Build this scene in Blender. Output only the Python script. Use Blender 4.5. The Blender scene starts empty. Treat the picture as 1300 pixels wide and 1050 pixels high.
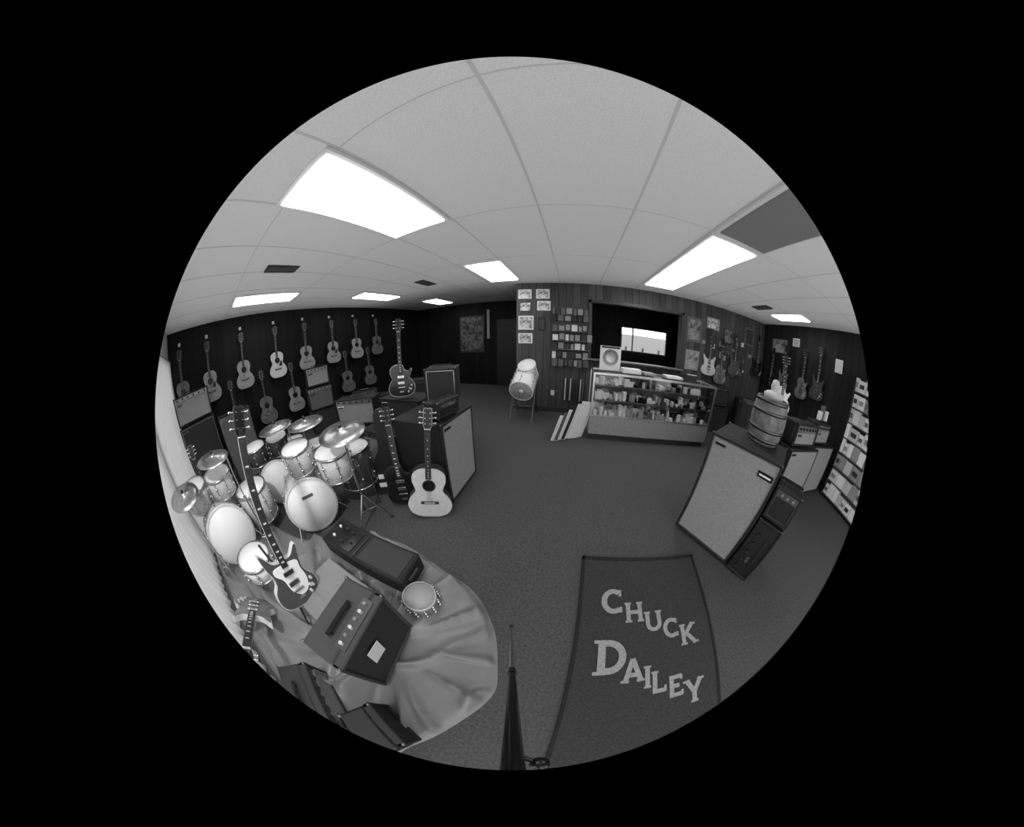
import bpy, bmesh, math, random
from mathutils import Vector, Matrix, noise
random.seed(7)
V=Vector
H=2.59; CZ=1.5
# ---------------------------------------------------------------- camera
cam=bpy.data.cameras.new('camera'); co=bpy.data.objects.new('camera',cam); bpy.context.collection.objects.link(co)
cam.type='PANO'; cam.sensor_fit='HORIZONTAL'; cam.sensor_width=36; cam.sensor_height=36*1050/1300
rmm=453/1300*36
cam.panorama_type='FISHEYE_LENS_POLYNOMIAL'; cam.fisheye_fov=math.pi
cam.fisheye_polynomial_k0=0; cam.fisheye_polynomial_k1=-(math.pi/2)/rmm
cam.fisheye_polynomial_k2=0; cam.fisheye_polynomial_k3=0; cam.fisheye_polynomial_k4=0
cam.clip_start=.01
co.location=(0,0,CZ); co.rotation_euler=(math.pi/2-math.radians(19.4),0,math.radians(15))
bpy.context.scene.camera=co
bpy.context.scene.view_settings.view_transform='Standard'

# ---------------------------------------------------------------- materials
MC={}
def mat(n,c,rough=.6,metal=0,emit=0,var=0,scale=8,bump=0,bscale=200,spec=None):
    if n in MC: return MC[n]
    m=bpy.data.materials.new(n); m.use_nodes=True; nt=m.node_tree; b=nt.nodes['Principled BSDF']
    b.inputs['Base Color'].default_value=(c,c,c,1); b.inputs['Roughness'].default_value=rough; b.inputs['Metallic'].default_value=metal
    if spec is not None: b.inputs['Specular IOR Level'].default_value=spec
    tc=nt.nodes.new('ShaderNodeTexCoord')
    if var:
        no=nt.nodes.new('ShaderNodeTexNoise'); no.inputs['Scale'].default_value=scale; no.inputs['Detail'].default_value=5
        nt.links.new(tc.outputs['Object'],no.inputs['Vector'])
        mr=nt.nodes.new('ShaderNodeMapRange'); mr.inputs[1].default_value=.3; mr.inputs[2].default_value=.7
        mr.inputs[3].default_value=max(0,c*(1-var)); mr.inputs[4].default_value=min(1,c*(1+var))
        nt.links.new(no.outputs[0],mr.inputs[0]); nt.links.new(mr.outputs[0],b.inputs['Base Color'])
    if bump:
        n2=nt.nodes.new('ShaderNodeTexNoise'); n2.inputs['Scale'].default_value=bscale
        nt.links.new(tc.outputs['Object'],n2.inputs['Vector'])
        bp=nt.nodes.new('ShaderNodeBump'); bp.inputs['Strength'].default_value=bump; bp.inputs['Distance'].default_value=.01
        nt.links.new(n2.outputs[0],bp.inputs['Height']); nt.links.new(bp.outputs[0],b.inputs['Normal'])
    if emit:
        b.inputs['Emission Color'].default_value=(1,1,1,1); b.inputs['Emission Strength'].default_value=emit
    MC[n]=m; return m
def panel_mat(n,c,axis,freq=6.0,groove=.35):
    m=bpy.data.materials.new(n); m.use_nodes=True; nt=m.node_tree; b=nt.nodes['Principled BSDF']; b.inputs['Roughness'].default_value=.6; b.inputs['Specular IOR Level'].default_value=.2
    tc=nt.nodes.new('ShaderNodeTexCoord'); sx=nt.nodes.new('ShaderNodeSeparateXYZ'); nt.links.new(tc.outputs['Object'],sx.inputs[0])
    def M(op,a,bv=None):
        q=nt.nodes.new('ShaderNodeMath'); q.operation=op
        if isinstance(a,(int,float)): q.inputs[0].default_value=a
        else: nt.links.new(a,q.inputs[0])
        if bv is not None:
            if isinstance(bv,(int,float)): q.inputs[1].default_value=bv
            else: nt.links.new(bv,q.inputs[1])
        return q.outputs[0]
    p=M('MULTIPLY',sx.outputs[axis],freq); fr=M('FRACT',p); fl=M('FLOOR',p)
    g=M('LESS_THAN',fr,.09)
    wn=nt.nodes.new('ShaderNodeTexWhiteNoise'); wn.noise_dimensions='1D'; nt.links.new(fl,wn.inputs['W'])
    mp=nt.nodes.new('ShaderNodeMapping'); mp.inputs['Scale'].default_value=(18,18,1.2); nt.links.new(tc.outputs['Object'],mp.inputs[0])
    no=nt.nodes.new('ShaderNodeTexNoise'); no.inputs['Scale'].default_value=1.5; no.inputs['Detail'].default_value=6; nt.links.new(mp.outputs[0],no.inputs['Vector'])
    k=M('ADD',M('MULTIPLY',wn.outputs['Value'],.6),M('MULTIPLY',no.outputs[0],.9))
    k=M('ADD',k,.25); k=M('MULTIPLY',k,c)
    gd=M('SUBTRACT',1.0,M('MULTIPLY',g,1-groove)); k=M('MULTIPLY',k,gd)
    nt.links.new(k,b.inputs['Base Color']); return m
def collage_mat(n,lo,hi,scale,rough=.4):
    m=bpy.data.materials.new(n); m.use_nodes=True; nt=m.node_tree; b=nt.nodes['Principled BSDF']; b.inputs['Roughness'].default_value=rough
    tc=nt.nodes.new('ShaderNodeTexCoord'); vo=nt.nodes.new('ShaderNodeTexVoronoi'); vo.distance='CHEBYCHEV'; vo.inputs['Scale'].default_value=scale
    nt.links.new(tc.outputs['Object'],vo.inputs['Vector'])
    no=nt.nodes.new('ShaderNodeTexNoise'); no.inputs['Scale'].default_value=scale*4; nt.links.new(tc.outputs['Object'],no.inputs['Vector'])
    sp=nt.nodes.new('ShaderNodeSeparateColor'); nt.links.new(vo.outputs['Color'],sp.inputs[0])
    ad=nt.nodes.new('ShaderNodeMath'); ad.operation='ADD'; nt.links.new(sp.outputs[0],ad.inputs[0])
    mu=nt.nodes.new('ShaderNodeMath'); mu.operation='MULTIPLY_ADD'; mu.inputs[1].default_value=1.6; mu.inputs[2].default_value=-.8; nt.links.new(no.outputs[0],mu.inputs[0]); nt.links.new(mu.outputs[0],ad.inputs[1])
    mr=nt.nodes.new('ShaderNodeMapRange'); mr.inputs[3].default_value=lo; mr.inputs[4].default_value=hi
    nt.links.new(ad.outputs[0],mr.inputs[0]); nt.links.new(mr.outputs[0],b.inputs['Base Color']); return m
def glass_mat():
    m=bpy.data.materials.new('clear_glass'); m.use_nodes=True; nt=m.node_tree; nt.nodes.clear()
    o=nt.nodes.new('ShaderNodeOutputMaterial'); t=nt.nodes.new('ShaderNodeBsdfTransparent'); g=nt.nodes.new('ShaderNodeBsdfGlossy'); g.inputs['Roughness'].default_value=.03
    t.inputs[0].default_value=(.95,.95,.95,1); mx=nt.nodes.new('ShaderNodeMixShader'); mx.inputs[0].default_value=.07
    nt.links.new(t.outputs[0],mx.inputs[1]); nt.links.new(g.outputs[0],mx.inputs[2]); nt.links.new(mx.outputs[0],o.inputs[0]); return m
def drape_mat():
    m=bpy.data.materials.new('sheer_drape'); m.use_nodes=True; nt=m.node_tree; nt.nodes.clear()
    o=nt.nodes.new('ShaderNodeOutputMaterial'); t=nt.nodes.new('ShaderNodeBsdfTranslucent'); g=nt.nodes.new('ShaderNodeBsdfDiffuse')
    t.inputs[0].default_value=(.5,.5,.5,1); g.inputs[0].default_value=(.65,.65,.65,1); mx=nt.nodes.new('ShaderNodeMixShader'); mx.inputs[0].default_value=.5
    nt.links.new(t.outputs[0],mx.inputs[1]); nt.links.new(g.outputs[0],mx.inputs[2]); nt.links.new(mx.outputs[0],o.inputs[0]); return m
GLASS=glass_mat(); DRAPE=drape_mat()
BLACK=mat('black_tolex',.011,.6,bump=.15,bscale=300)
DARK=mat('dark_vinyl',.03,.5)
BLK=mat('black_gloss',.008,.2)
GRILL=mat('silver_grille_cloth',.33,.8,var=.25,scale=160,bump=.3,bscale=400)
GRILLD=mat('dark_grille_cloth',.028,.85,var=.4,scale=160)
GRILLM=mat('mid_grille_cloth',.13,.8,var=.3,scale=160)
CHROME=mat('chrome',.6,.25,1)
STEEL=mat('dull_steel',.16,.4,1)
ALU=mat('brushed_metal',.42,.4,1)
WHITE=mat('white_paint',.9,.4)
PAPER=mat('paper',.78,.8)
CREAM=mat('cream_plastic',.6,.4)
DHEAD=mat('drum_head',.95,.5)
SPARK=mat('sparkle_shell',.62,.25,0,var=.35,scale=120)
SHELLD=mat('dark_shell',.06,.25)
SPRUCE=mat('spruce_top',.33,.35,var=.2,scale=12)
SPRUCED=mat('sunburst_top',.15,.3,var=.4,scale=9)
BLOND=mat('blond_top',.66,.35,var=.08,scale=20)
MAHOG=mat('mahogany',.045,.35,var=.3,scale=14)
ROSE=mat('rosewood',.03,.5)
NECK=mat('maple_neck',.3,.4)
BRASS=mat('cymbal_bronze',.5,.34,1,var=.15,scale=30)
WOODB=mat('barrel_oak',.17,.55,var=.45,scale=14)
CHERRY=mat('guitar_body_gray',.08,.2)

# ---------------------------------------------------------------- builder
def frame(base,up,front):
    z=V(up).normalized(); f=V(front); f=f-z*f.dot(z); y=-f.normalized(); x=y.cross(z)
    m=Matrix.Identity(4)
    for i in range(3): m[i][0]=x[i]; m[i][1]=y[i]; m[i][2]=z[i]; m[i][3]=base[i]
    return m
def place(x,y,z,fx,fy): return frame((x,y,z),(0,0,1),(fx,fy,0))
T=lambda x,y,z: Matrix.Translation((x,y,z))
class Bd:
    def __init__(s): s.bm=bmesh.new(); s.mats=[]; s.M=Matrix.Identity(4)
    def mi(s,m):
        if m not in s.mats: s.mats.append(m)
        return s.mats.index(m)
    def add(s,vs,fs,m,M=None,smooth=False):
        X=s.M@M if M is not None else s.M
        i=s.mi(m); bv=[s.bm.verts.new(X@V(v)) for v in vs]
        for f in fs:
            try:
                q=s.bm.faces.new([bv[k] for k in f]); q.material_index=i; q.smooth=smooth
            except ValueError: pass
    def box(s,c,d,m,M=None,b=0):
        x,y,z=c; a,bb,h=d[0]/2,d[1]/2,d[2]/2
        if b<=0:
            vs=[(x+i*a,y+j*bb,z+k*h) for i in(-1,1) for j in(-1,1) for k in(-1,1)]
            s.add(vs,[(0,1,3,2),(4,6,7,5),(0,4,5,1),(2,3,7,6),(0,2,6,4),(1,5,7,3)],m,M); return
        vs=[];idx={}
        for i in(-1,1):
            for j in(-1,1):
                for k in(-1,1):
                    for ax in range(3):
                        p=[i*(a-b),j*(bb-b),k*(h-b)]; p[ax]=[i*a,j*bb,k*h][ax]
                        idx[(i,j,k,ax)]=len(vs); vs.append((x+p[0],y+p[1],z+p[2]))
        fs=[]
        for ax in range(3):
            o=[q for q in range(3) if q!=ax]
            for sg in(-1,1):
                f=[]
                for (p,q) in((-1,-1),(1,-1),(1,1),(-1,1)):
                    k=[0,0,0];k[ax]=sg;k[o[0]]=p;k[o[1]]=q; f.append(idx[(k[0],k[1],k[2],ax)])
                fs.append(f)
        for ax in range(3):
            o=[q for q in range(3) if q!=ax]
            for p in(-1,1):
                for q in(-1,1):
                    k0=[0,0,0];k1=[0,0,0];k0[ax]=-1;k1[ax]=1
                    for k in(k0,k1): k[o[0]]=p;k[o[1]]=q
                    fs.append([idx[(*k0,o[0])],idx[(*k1,o[0])],idx[(*k1,o[1])],idx[(*k0,o[1])]])
        for i in(-1,1):
            for j in(-1,1):
                for k in(-1,1): fs.append([idx[(i,j,k,ax)] for ax in range(3)])
        s.add(vs,fs,m,M)
    def cyl(s,p0,p1,r0,m,r1=None,seg=14,M=None,caps=True):
        r1=r0 if r1 is None else r1
        p0=V(p0);p1=V(p1);d=(p1-p0).normalized(); a=V((0,0,1)) if abs(d.z)<.9 else V((1,0,0)); u=d.cross(a).normalized(); w=d.cross(u)
        vs=[];fs=[]
        for t in range(seg):
            an=2*math.pi*t/seg; o=u*math.cos(an)+w*math.sin(an); vs.append(p0+o*r0)
        for t in range(seg):
            an=2*math.pi*t/seg; o=u*math.cos(an)+w*math.sin(an); vs.append(p1+o*r1)
        for t in range(seg): fs.append((t,(t+1)%seg,seg+(t+1)%seg,seg+t))
        s.add(vs,fs,m,M,True)
        if caps:
            s.add(vs[:seg],[tuple(range(seg))],m,M); s.add(vs[seg:],[tuple(range(seg))],m,M)
    def lathe(s,prof,m,M=None,seg=32,smooth=True):
        vs=[];fs=[];n=len(prof)
        for t in range(seg):
            an=2*math.pi*t/seg
            for r,z in prof: vs.append((r*math.cos(an),r*math.sin(an),z))
        for t in range(seg):
            for k in range(n-1):
                a=t*n+k;b=((t+1)%seg)*n+k; fs.append((a,b,b+1,a+1))
        s.add(vs,fs,m,M,smooth)
    def prism(s,pts,y0,y1,m,M=None):
        n=len(pts)
        vs=[(p[0],y0,p[1]) for p in pts]+[(p[0],y1,p[1]) for p in pts]
        s.add(vs,[tuple(range(n)),tuple(range(2*n-1,n-1,-1))],m,M)
        s.add(vs,[(i,(i+1)%n,n+(i+1)%n,n+i) for i in range(n)],m,M,True)
    def sphere(s,c,r,m,M=None,sc=(1,1,1)):
        prof=[(r*math.sin(math.pi*i/8)*1,-r*math.cos(math.pi*i/8)) for i in range(9)]
        s.lathe(prof,m,(M if M is not None else Matrix.Identity(4))@Matrix.Translation(c)@Matrix.Diagonal((*sc,1)),seg=14)
    def done(s,name,M=None,fixn=True):
        if fixn: bmesh.ops.recalc_face_normals(s.bm,faces=s.bm.faces[:])
        me=bpy.data.meshes.new(name); s.bm.to_mesh(me); s.bm.free()
        for m in s.mats: me.materials.append(m)
        o=bpy.data.objects.new(name,me); bpy.context.collection.objects.link(o)
        if M is not None: o.matrix_world=M
        return o
def smooth_closed(c,k=6):
    n=len(c);out=[]
    for i in range(n):
        p0,p1,p2,p3=[V(c[(i+j-1)%n]) for j in range(4)]
        for t in range(k):
            t/=k; out.append(tuple(.5*((2*p1)+(-p0+p2)*t+(2*p0-5*p1+4*p2-p3)*t*t+(-p0+3*p1-3*p2+p3)*t**3)))
    return out
def scaled(pts,s,c=None):
    c=c or (sum(p[0] for p in pts)/len(pts),sum(p[1] for p in pts)/len(pts))
    return [((p[0]-c[0])*s+c[0],(p[1]-c[1])*s+c[1]) for p in pts]

# ---------------------------------------------------------------- room
L,R,BK,FB,S=-5.15,4.8,4.45,6.6,-.9
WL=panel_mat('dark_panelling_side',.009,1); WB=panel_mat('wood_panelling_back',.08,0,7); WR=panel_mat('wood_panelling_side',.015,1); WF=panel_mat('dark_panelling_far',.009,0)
PLAIN=mat('plain_wall',.4,.8)
CARPET=mat('carpet',.092,.95,var=.28,scale=60,bump=.5,bscale=260,spec=.1)
CEIL=mat('ceiling_tile',.82,.9,var=.08,scale=110)
def shell(name,c,d,m):
    b=Bd(); b.box(c,d,m); return b.done(name)
t=.12
shell('floor',((L+R)/2,(S+FB)/2,-.06),(R-L+2*t,FB-S+2*t,.12),CARPET)
shell('ceiling',((L+R)/2,(S+FB)/2,H+.06),(R-L+2*t,FB-S+2*t,.12),CEIL)
shell('wall_left',(L-t/2,(S+FB)/2,H/2),(t,FB-S+2*t,H),WL)
shell('wall_right',(R+t/2,(S+FB)/2,H/2),(t,FB-S+2*t,H),WR)
b=Bd(); th=.12
b.box(((-1.1+.36)/2,BK+th/2,H/2),(1.46,th,H),WB); b.box(((2.22+R)/2,BK+th/2,H/2),(R-2.22,th,H),WB)
b.box((1.29,BK+th/2,1.13/2),(1.86,th,1.13),WB); b.box((1.29,BK+th/2,(2.22+H)/2),(1.86,th,H-2.22),WB)
b.done('wall_back')
shell('wall_alcove',(-1.1+.06,(BK+th+FB)/2,H/2),(.12,FB-BK-th,H),mat('alcove_wall',.015,.7))
b=Bd()
b.box(((L+1.38)/2,FB+.06,H/2),(1.38-L,th,H),WF); b.box(((2.85+R)/2,FB+.06,H/2),(R-2.85,th,H),WF)
b.box((2.115,FB+.06,.625),(1.47,th,1.25),WF); b.box((2.115,FB+.06,(1.98+H)/2),(1.47,th,H-1.98),WF)
b.done('wall_far')
b=Bd(); fy=S-.06
b.box(((L+R)/2,fy,.04),(R-L,th,.08),PLAIN); b.box(((L+R)/2,fy,(2.12+H)/2),(R-L,th,H-2.12),PLAIN)
xs=[L+.05,-3.0,-.95,1.0,2.9,R-.05]
for x in xs: b.box((x,fy,1.1),(.1,th,2.04),mat('window_mullion',.5,.4))
b.done('wall_front')
for i in range(5):
    b=Bd(); a=xs[i]+.05; c=xs[i+1]-.05; ww=c-a
    for (cx,cz,dx,dz) in(((a+c)/2,.095,ww,.03),((a+c)/2,2.105,ww,.03),(a+.015,1.1,.03,1.98),(c-.015,1.1,.03,1.98)): b.box((cx,fy,cz),(dx,.05,dz),ALU)
    b.box(((a+c)/2,fy,1.1),(ww-.06,.006,1.98),GLASS)
    b.done('window_%d'%(i+1))
b=Bd(); n=240; vs=[];fs=[]
for i in range(n+1):
    x=L+.04+(4.15)*i/n; y=S+.035+.014*math.sin(i*.9)+.006*math.sin(i*.37)
    vs+= [(x,y,.03),(x,y,2.14)]
for i in range(n): fs.append((2*i,2*i+2,2*i+3,2*i+1))
b.add(vs,fs,DRAPE,smooth=True); b.cyl((L+.03,S+.035,2.15),(-.95,S+.035,2.15),.012,ALU); b.done('window_drape')
b=Bd()
for (cx,cz,dx,dz) in((2.115,1.27,1.47,.04),(2.115,1.96,1.47,.04),(1.40,1.615,.04,.65),(2.83,1.615,.04,.65),(1.75,1.615,.03,.65)): b.box((cx,FB+.03,cz),(dx,.06,dz),DARK)
b.done('window_6')
b=Bd()
for (cx,cz,dx,dz) in((1.29,1.10,2.0,.07),(1.29,2.25,2.0,.06),(.33,1.67,.06,1.2),(2.25,1.67,.06,1.2)): b.box((cx,BK-.015,cz),(dx,.05,dz),mat('stained_trim',.04,.4))
b.box((1.29,BK-.06,1.13),(2.0,.16,.025),mat('ledge',.22,.4))
b.done('trim_1')
b=Bd(); b.box(((-1.1+R)/2,BK-.01,.05),(R+1.1,.02,.1),DARK); b.done('baseboard_back')
b=Bd(); b.box((L+.01,(S+FB)/2,.05),(.02,FB-S,.1),DARK); b.done('baseboard_left')
b=Bd(); b.box((R-.01,(1.75+BK)/2,.05),(.02,BK-1.75,.1),DARK); b.done('baseboard_right')
GRID=mat('ceiling_tee',.62,.7)
xl=[-4.9,-4.22,-3.58,-2.9,-2.25,-1.59,-.96,-.24,.5,1.2,1.82,2.5,3.15,3.8,4.42]; yl=[-.79,.43,1.65,2.87,4.09,5.31]
b=Bd()
for x in xl: b.box((x,(S+FB)/2,H-.001),(.015,FB-S,.005),GRID)
for y in yl: b.box(((L+R)/2,y,H-.001),(R-L,.007,.004),GRID)
b.done('trim_2')
EM=mat('fluorescent_lens',.9,.5,emit=6.5); FRM=mat('fixture_frame',.75,.4); OFF=mat('unlit_lens',.2,.4)
def fixture(x0,x1,y0,y1,m=EM):
    b=Bd(); z=H
    for c,d in((((x0+x1)/2,y0+.015,z-.015),(x1-x0,.03,.03)),(((x0+x1)/2,y1-.015,z-.015),(x1-x0,.03,.03)),((x0+.015,(y0+y1)/2,z-.015),(.03,y1-y0-.06,.03)),((x1-.015,(y0+y1)/2,z-.015),(.03,y1-y0-.06,.03))): b.box(c,d,FRM)
    b.box(((x0+x1)/2,(y0+y1)/2,z-.02),(x1-x0-.06,y1-y0-.06,.045),m,b=.012)
    b.done('fluorescent_ceiling_light' if m is EM else 'unlit_ceiling_light')
fixture(-1.58,-.97,.36,1.62); fixture(-1.5,-.93,2.9,4.05); fixture(1.21,1.81,1.68,3.92)
fixture(-4.25,-3.75,.44,1.6); fixture(-4.1,-3.6,2.9,4.0); fixture(-3.8,-3.3,5.0,5.9); fixture(3.86,4.3,2.6,3.45)
fixture(1.21,1.81,.45,1.63,OFF)
for (x,y) in((-2.8,.9),(-2.55,3.48),(3.47,3.3)):
    b=Bd(); b.box((x,y,H-.008),(.2,.42,.016),DARK)
    for i in range(5): b.box((x-.07+i*.035,y,H-.02),(.012,.36,.014),mat('vent_fin',.1,.4))
    b.done('ceiling_air_vent')
b=Bd(); b.box((0,-7,-.1),(30,12,.1),mat('concrete_pavement',.6,.9,var=.1,scale=3)); b.done('ground_outside')
b=Bd(); b.box((2,27,.05),(60,40,.4),mat('field',.2,.95,var=.3,scale=1))
for i in range(9): b.box((0+i*1.1,14,.75),(.1,.1,1.1),DARK)
b.box((5.5,20,1.2),(6,3,2),mat('distant_building',.3,.8))
b.done('ground_field')

# ---------------------------------------------------------------- rug
b=Bd(); RUG=mat('rug_pile',.042,.95,var=.3,scale=70,bump=.6,bscale=300); RB=mat('rug_border',.012,.9)
b.box((.745,.27,.008),(.95,1.64,.016),RUG,b=.005)
for c,d in(((.745,1.075,.01),(.97,.03,.022)),((.27,.27,.01),(.02,1.64,.022)),((1.22,.27,.01),(.02,1.64,.022))): b.box(c,d,RB)
rug=b.done('name_rug')
LET=mat('rug_letter_felt',.33,.9,var=.2,scale=60)
def arc(cx,cy,rx,ry,a0,a1,n=18): return [(cx+rx*math.cos(math.radians(a0+(a1-a0)*i/n)),cy+ry*math.sin(math.radians(a0+(a1-a0)*i/n))) for i in range(n+1)]
LT={
'C':[arc(.42,.5,.32,.40,52,308),[(.66,.95),(.66,.68)],[(.66,.05),(.66,.26)]],
'H':[[(.15,0.0),(.15,1)],[(.69,0.0),(.69,1)],[(.15,.5),(.69,.5)],'S.15,0','S.69,0','S.15,1','S.69,1'],
'U':[[(.15,1),(.15,.38)]+arc(.42,.38,.27,.29,180,360)+[(.69,1)],'S.15,1','S.69,1'],
'K':[[(.15,0.0),(.15,1)],[(.68,1),(.18,.42)],[(.3,.56),(.7,.0)],'S.15,0','S.15,1','S.68,1','S.70,0'],
'D':[[(.17,.0),(.17,1)],[(.12,.9),(.34,.9)]+arc(.34,.5,.36,.40,90,-90)+[(.12,.1)],'S.12,0','S.12,1'],
'A':[[(.1,.0),(.39,.98)],[(.39,.98),(.7,.0)],[(.2,.3),(.58,.3)],'S.1,0','S.68,0'],
'I':[[(.2,.0),(.2,1)],'S.2,0','S.2,1'],
'L':[[(.17,1),(.17,.0)],[(.1,.09),(.6,.09)],[(.6,.02),(.6,.3)],'S.17,1'],
'E':[[(.17,0),(.17,1)],[(.1,.91),(.62,.91)],[(.1,.09),(.64,.09)],[(.15,.5),(.5,.5)],[(.62,.02),(.62,.26)],[(.6,.98),(.6,.74)]],
'Y':[[(.1,1),(.4,.46)],[(.4,.5),(.4,.0)],[(.7,1),(.4,.46)],'S.1,1','S.7,1','S.4,0']}
def letter(ch,x,y,h,rot=2,th_=.19):
    b=Bd(); wd={'I':.4}.get(ch,.82); lay=0
    for pl in LT[ch]:
        tk=th_
        if isinstance(pl,str):
            sx,sy=map(float,pl[1:].split(',')); sy=.05 if sy<.5 else .95; pl=[(sx-.15,sy),(sx+.15,sy)]; tk=.1
        elif len(pl)==2 and abs(pl[0][0]-pl[1][0])<.01 and abs(pl[0][1]-pl[1][1])<.4: tk=.1
        n=len(pl); nn=[]
        for i in range(n):
            d=V(pl[min(i+1,n-1)])-V(pl[max(i-1,0)]); nn.append(V((-d.y,d.x)).normalized()*tk/2)
        z=.0035+lay*.0002; lay+=1
        vs=[];
        for i in range(n):
            for sgn in(1,-1):
                u=V(pl[i])+nn[i]*sgn; vs.append(((u.x-wd/2)*h,(u.y-.5)*h,z))
        b.add(vs,[(2*i,2*i+1,2*i+3,2*i+2) for i in range(n-1)],LET)
    for f in b.bm.faces:
        f.normal_update()
        if f.normal.z<0: f.normal_flip()
    o=b.done('letter_'+ch.lower(),fixn=False); o.location=(x,y,.0165); o.rotation_euler=(0,0,math.radians(rot)); o.parent=rug
for ch,x,y,h in(('C',.49,.70,.2),('H',.635,.61,.155),('U',.77,.53,.155),('C',.90,.46,.155),('K',1.025,.39,.16),('D',.49,.29,.24),('A',.63,.19,.165),('I',.72,.13,.155),('L',.805,.085,.155),('E',.915,.03,.155),('Y',1.035,-.04,.17)): letter(ch,x,y,h)

# ---------------------------------------------------------------- amplifiers
def amp(name,w,h,d,M,body=BLACK,grille=GRILL,panel=0,trim=CHROME,knobs=6,handle=True,logo=True,toppanel=False,pm=ALU,feet=True,base=.02):
    b=Bd(); z0=base if feet else 0; hh=h-z0; T2=.022
    cz=z0+hh/2
    b.box((0,d/2+.02,cz),(w,d-.04,hh),body,b=.012)
    for sx in(-1,1): b.box((sx*(w/2-T2/2),.015,cz),(T2,.05,hh),body,b=.006)
    for sz in(0,1): b.box((0,.015,z0+T2/2 if sz==0 else h-T2/2),(w,.05,T2),body,b=.006)
    gz1=h-T2-(panel if panel else 0); gz0=z0+T2
    b.box((0,.012,(gz0+gz1)/2),(w-2*T2,.02,gz1-gz0),grille)
    if trim:
        e=.008
        for c,dd in(((0,-.001,gz1-e/2),(w-2*T2,.01,e)),((0,-.001,gz0+e/2),(w-2*T2,.01,e)),((-(w/2-T2-e/2),-.001,(gz0+gz1)/2),(e,.01,gz1-gz0)),((w/2-T2-e/2,-.001,(gz0+gz1)/2),(e,.01,gz1-gz0))): b.box(c,dd,trim)
    if panel:
        b.box((0,.008,h-T2-panel/2),(w-2*T2,.02,panel),pm)
        for i in range(knobs):
            x=-w/2+.07+(w-.14)*i/max(1,knobs-1); b.cyl((x,0,h-T2-panel/2),(x,-.02,h-T2-panel/2),min(.014,panel*.3),BLK if pm is ALU else CHROME,seg=10)
    if toppanel:
        b.box((.02,.045,h+.002),(w-.16,.06,.006),pm)
        for i in range(knobs):
            x=-w/2+.13+(w-.22)*i/max(1,knobs-1); b.cyl((x,.045,h),(x,.045,h+.022),.01,CHROME if i%2 else CREAM,seg=10)
    if handle:
        b.cyl((-.09,d/2,h),(-.09,d/2,h+.02),.008,STEEL,seg=8); b.cyl((.09,d/2,h),(.09,d/2,h+.02),.008,STEEL,seg=8); b.box((0,d/2,h+.024),(.22,.025,.012),BLK,b=.004)
    if logo: b.box((-w/2+.1,-.004,gz1-.045),(.11,.008,.028),CHROME,b=.002); b.box((-w/2+.1,-.009,gz1-.045),(.09,.004,.014),BLK)
    for sx in(-1,1):
        for sy in(.0,1):
            for sz in(z0,h):
                b.sphere((sx*(w/2-.008),(.0 if sy==0 else d-.01)+ .004,sz+(-.007 if sz==h else .007)),.012,STEEL)
            if feet: b.cyl((sx*(w/2-.05),.05+sy*(d-.1),0),(sx*(w/2-.05),.05+sy*(d-.1),z0+.003),.018,BLK,seg=10)
    return b.done(name,M)
fd=(-.82,-.57)
cx,cy=(1.17+1.545)/2,(1.47+.93)/2
cab=amp('speaker_cabinet',.657,.965,.5,place(cx,cy,0,*fd),grille=GRILL,handle=False,base=.03)
b=Bd()
b.box((.22,-.006,.84),(.14,.006,.045),BLK,b=.002); b.box((.22,-.011,.84),(.11,.004,.012),WHITE); bd=b.done('badge'); bd.parent=cab
dx,dy=.57,-.82; ex,ey=1.545+dx*.145,.93+dy*.145
hd=amp('amplifier_head',.25,.56,.26,place(ex,ey,0,*fd),grille=BLACK,panel=0,trim=None,handle=False,logo=False)
b=Bd()
for i in range(5): b.cyl((-.05,0.0,.1+i*.085),(-.05,-.022,.1+i*.085),.011,STEEL,seg=10)
b.box((.05,-.003,.28),(.012,.008,.3),STEEL); b.box((.0,-.003,.2),(.03,.008,.06),CHROME); ks=b.done('knob_strip'); ks.parent=hd
amp('practice_amplifier',.25,.27,.24,place(ex,ey,.565,*fd),grille=BLACK,panel=.04,trim=STEEL,knobs=3,logo=False,pm=STEEL)
amp('speaker_cabinet',.83,.80,.4,place(3.08,1.58,0,0,-1),grille=GRILL,handle=False)
amp('speaker_cabinet',.98,.78,.4,place(4.07,1.75,0,0,-1),grille=GRILL,handle=False)
amp('amplifier_head',.6,.28,.26,place(3.0,1.62,.805,0,-1),grille=GRILL,panel=.07)
amp('amplifier_head',.52,.30,.26,place(3.9,1.78,.785,0,-1),grille=GRILL,panel=.07)
b=Bd()
for i,(x,y,w_,h_) in enumerate([(-.14,0,.12,.12),(0,.03,.11,.2),(.12,0,.1,.14)]): b.box((x,y,h_/2),(w_,.05,h_),[PAPER,GRILLM,WHITE][i],b=.004)
b.done('merchandise_boxes',T(3.9,1.88,1.115))
amp('speaker_cabinet',.5,1.1,.36,place(2.34,1.95,0,-.5,-.85),grille=GRILLD,handle=False,trim=None,logo=False)
b=Bd(); prof=[(0,0),(.145,0),(.15,.0),(.168,.09),(.175,.175),(.168,.26),(.15,.35),(.138,.35),(.138,.335),(0,.335)]
b.lathe(prof,WOODB,seg=24,smooth=False)
for z in(.02,.1,.235,.315):
    r=.153+ .022*(1-((z+.015-.175)/.175)**2); b.lathe([(r-.004,z),(r+.003,z),(r+.003,z+.025),(r-.004,z+.025)],STEEL,seg=28)
b.done('oak_keg',T(1.71,1.37,.966))
b=Bd(); b.lathe([(0,0),(.09,0),(.1,.04),(.07,.06),(.03,.07),(.045,.1),(.03,.15),(0,.16)],CREAM); b.box((.06,.02,.06),(.05,.03,.12),PAPER,b=.004)
b.done('table_ornament',T(1.71,1.37,1.302))

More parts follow.
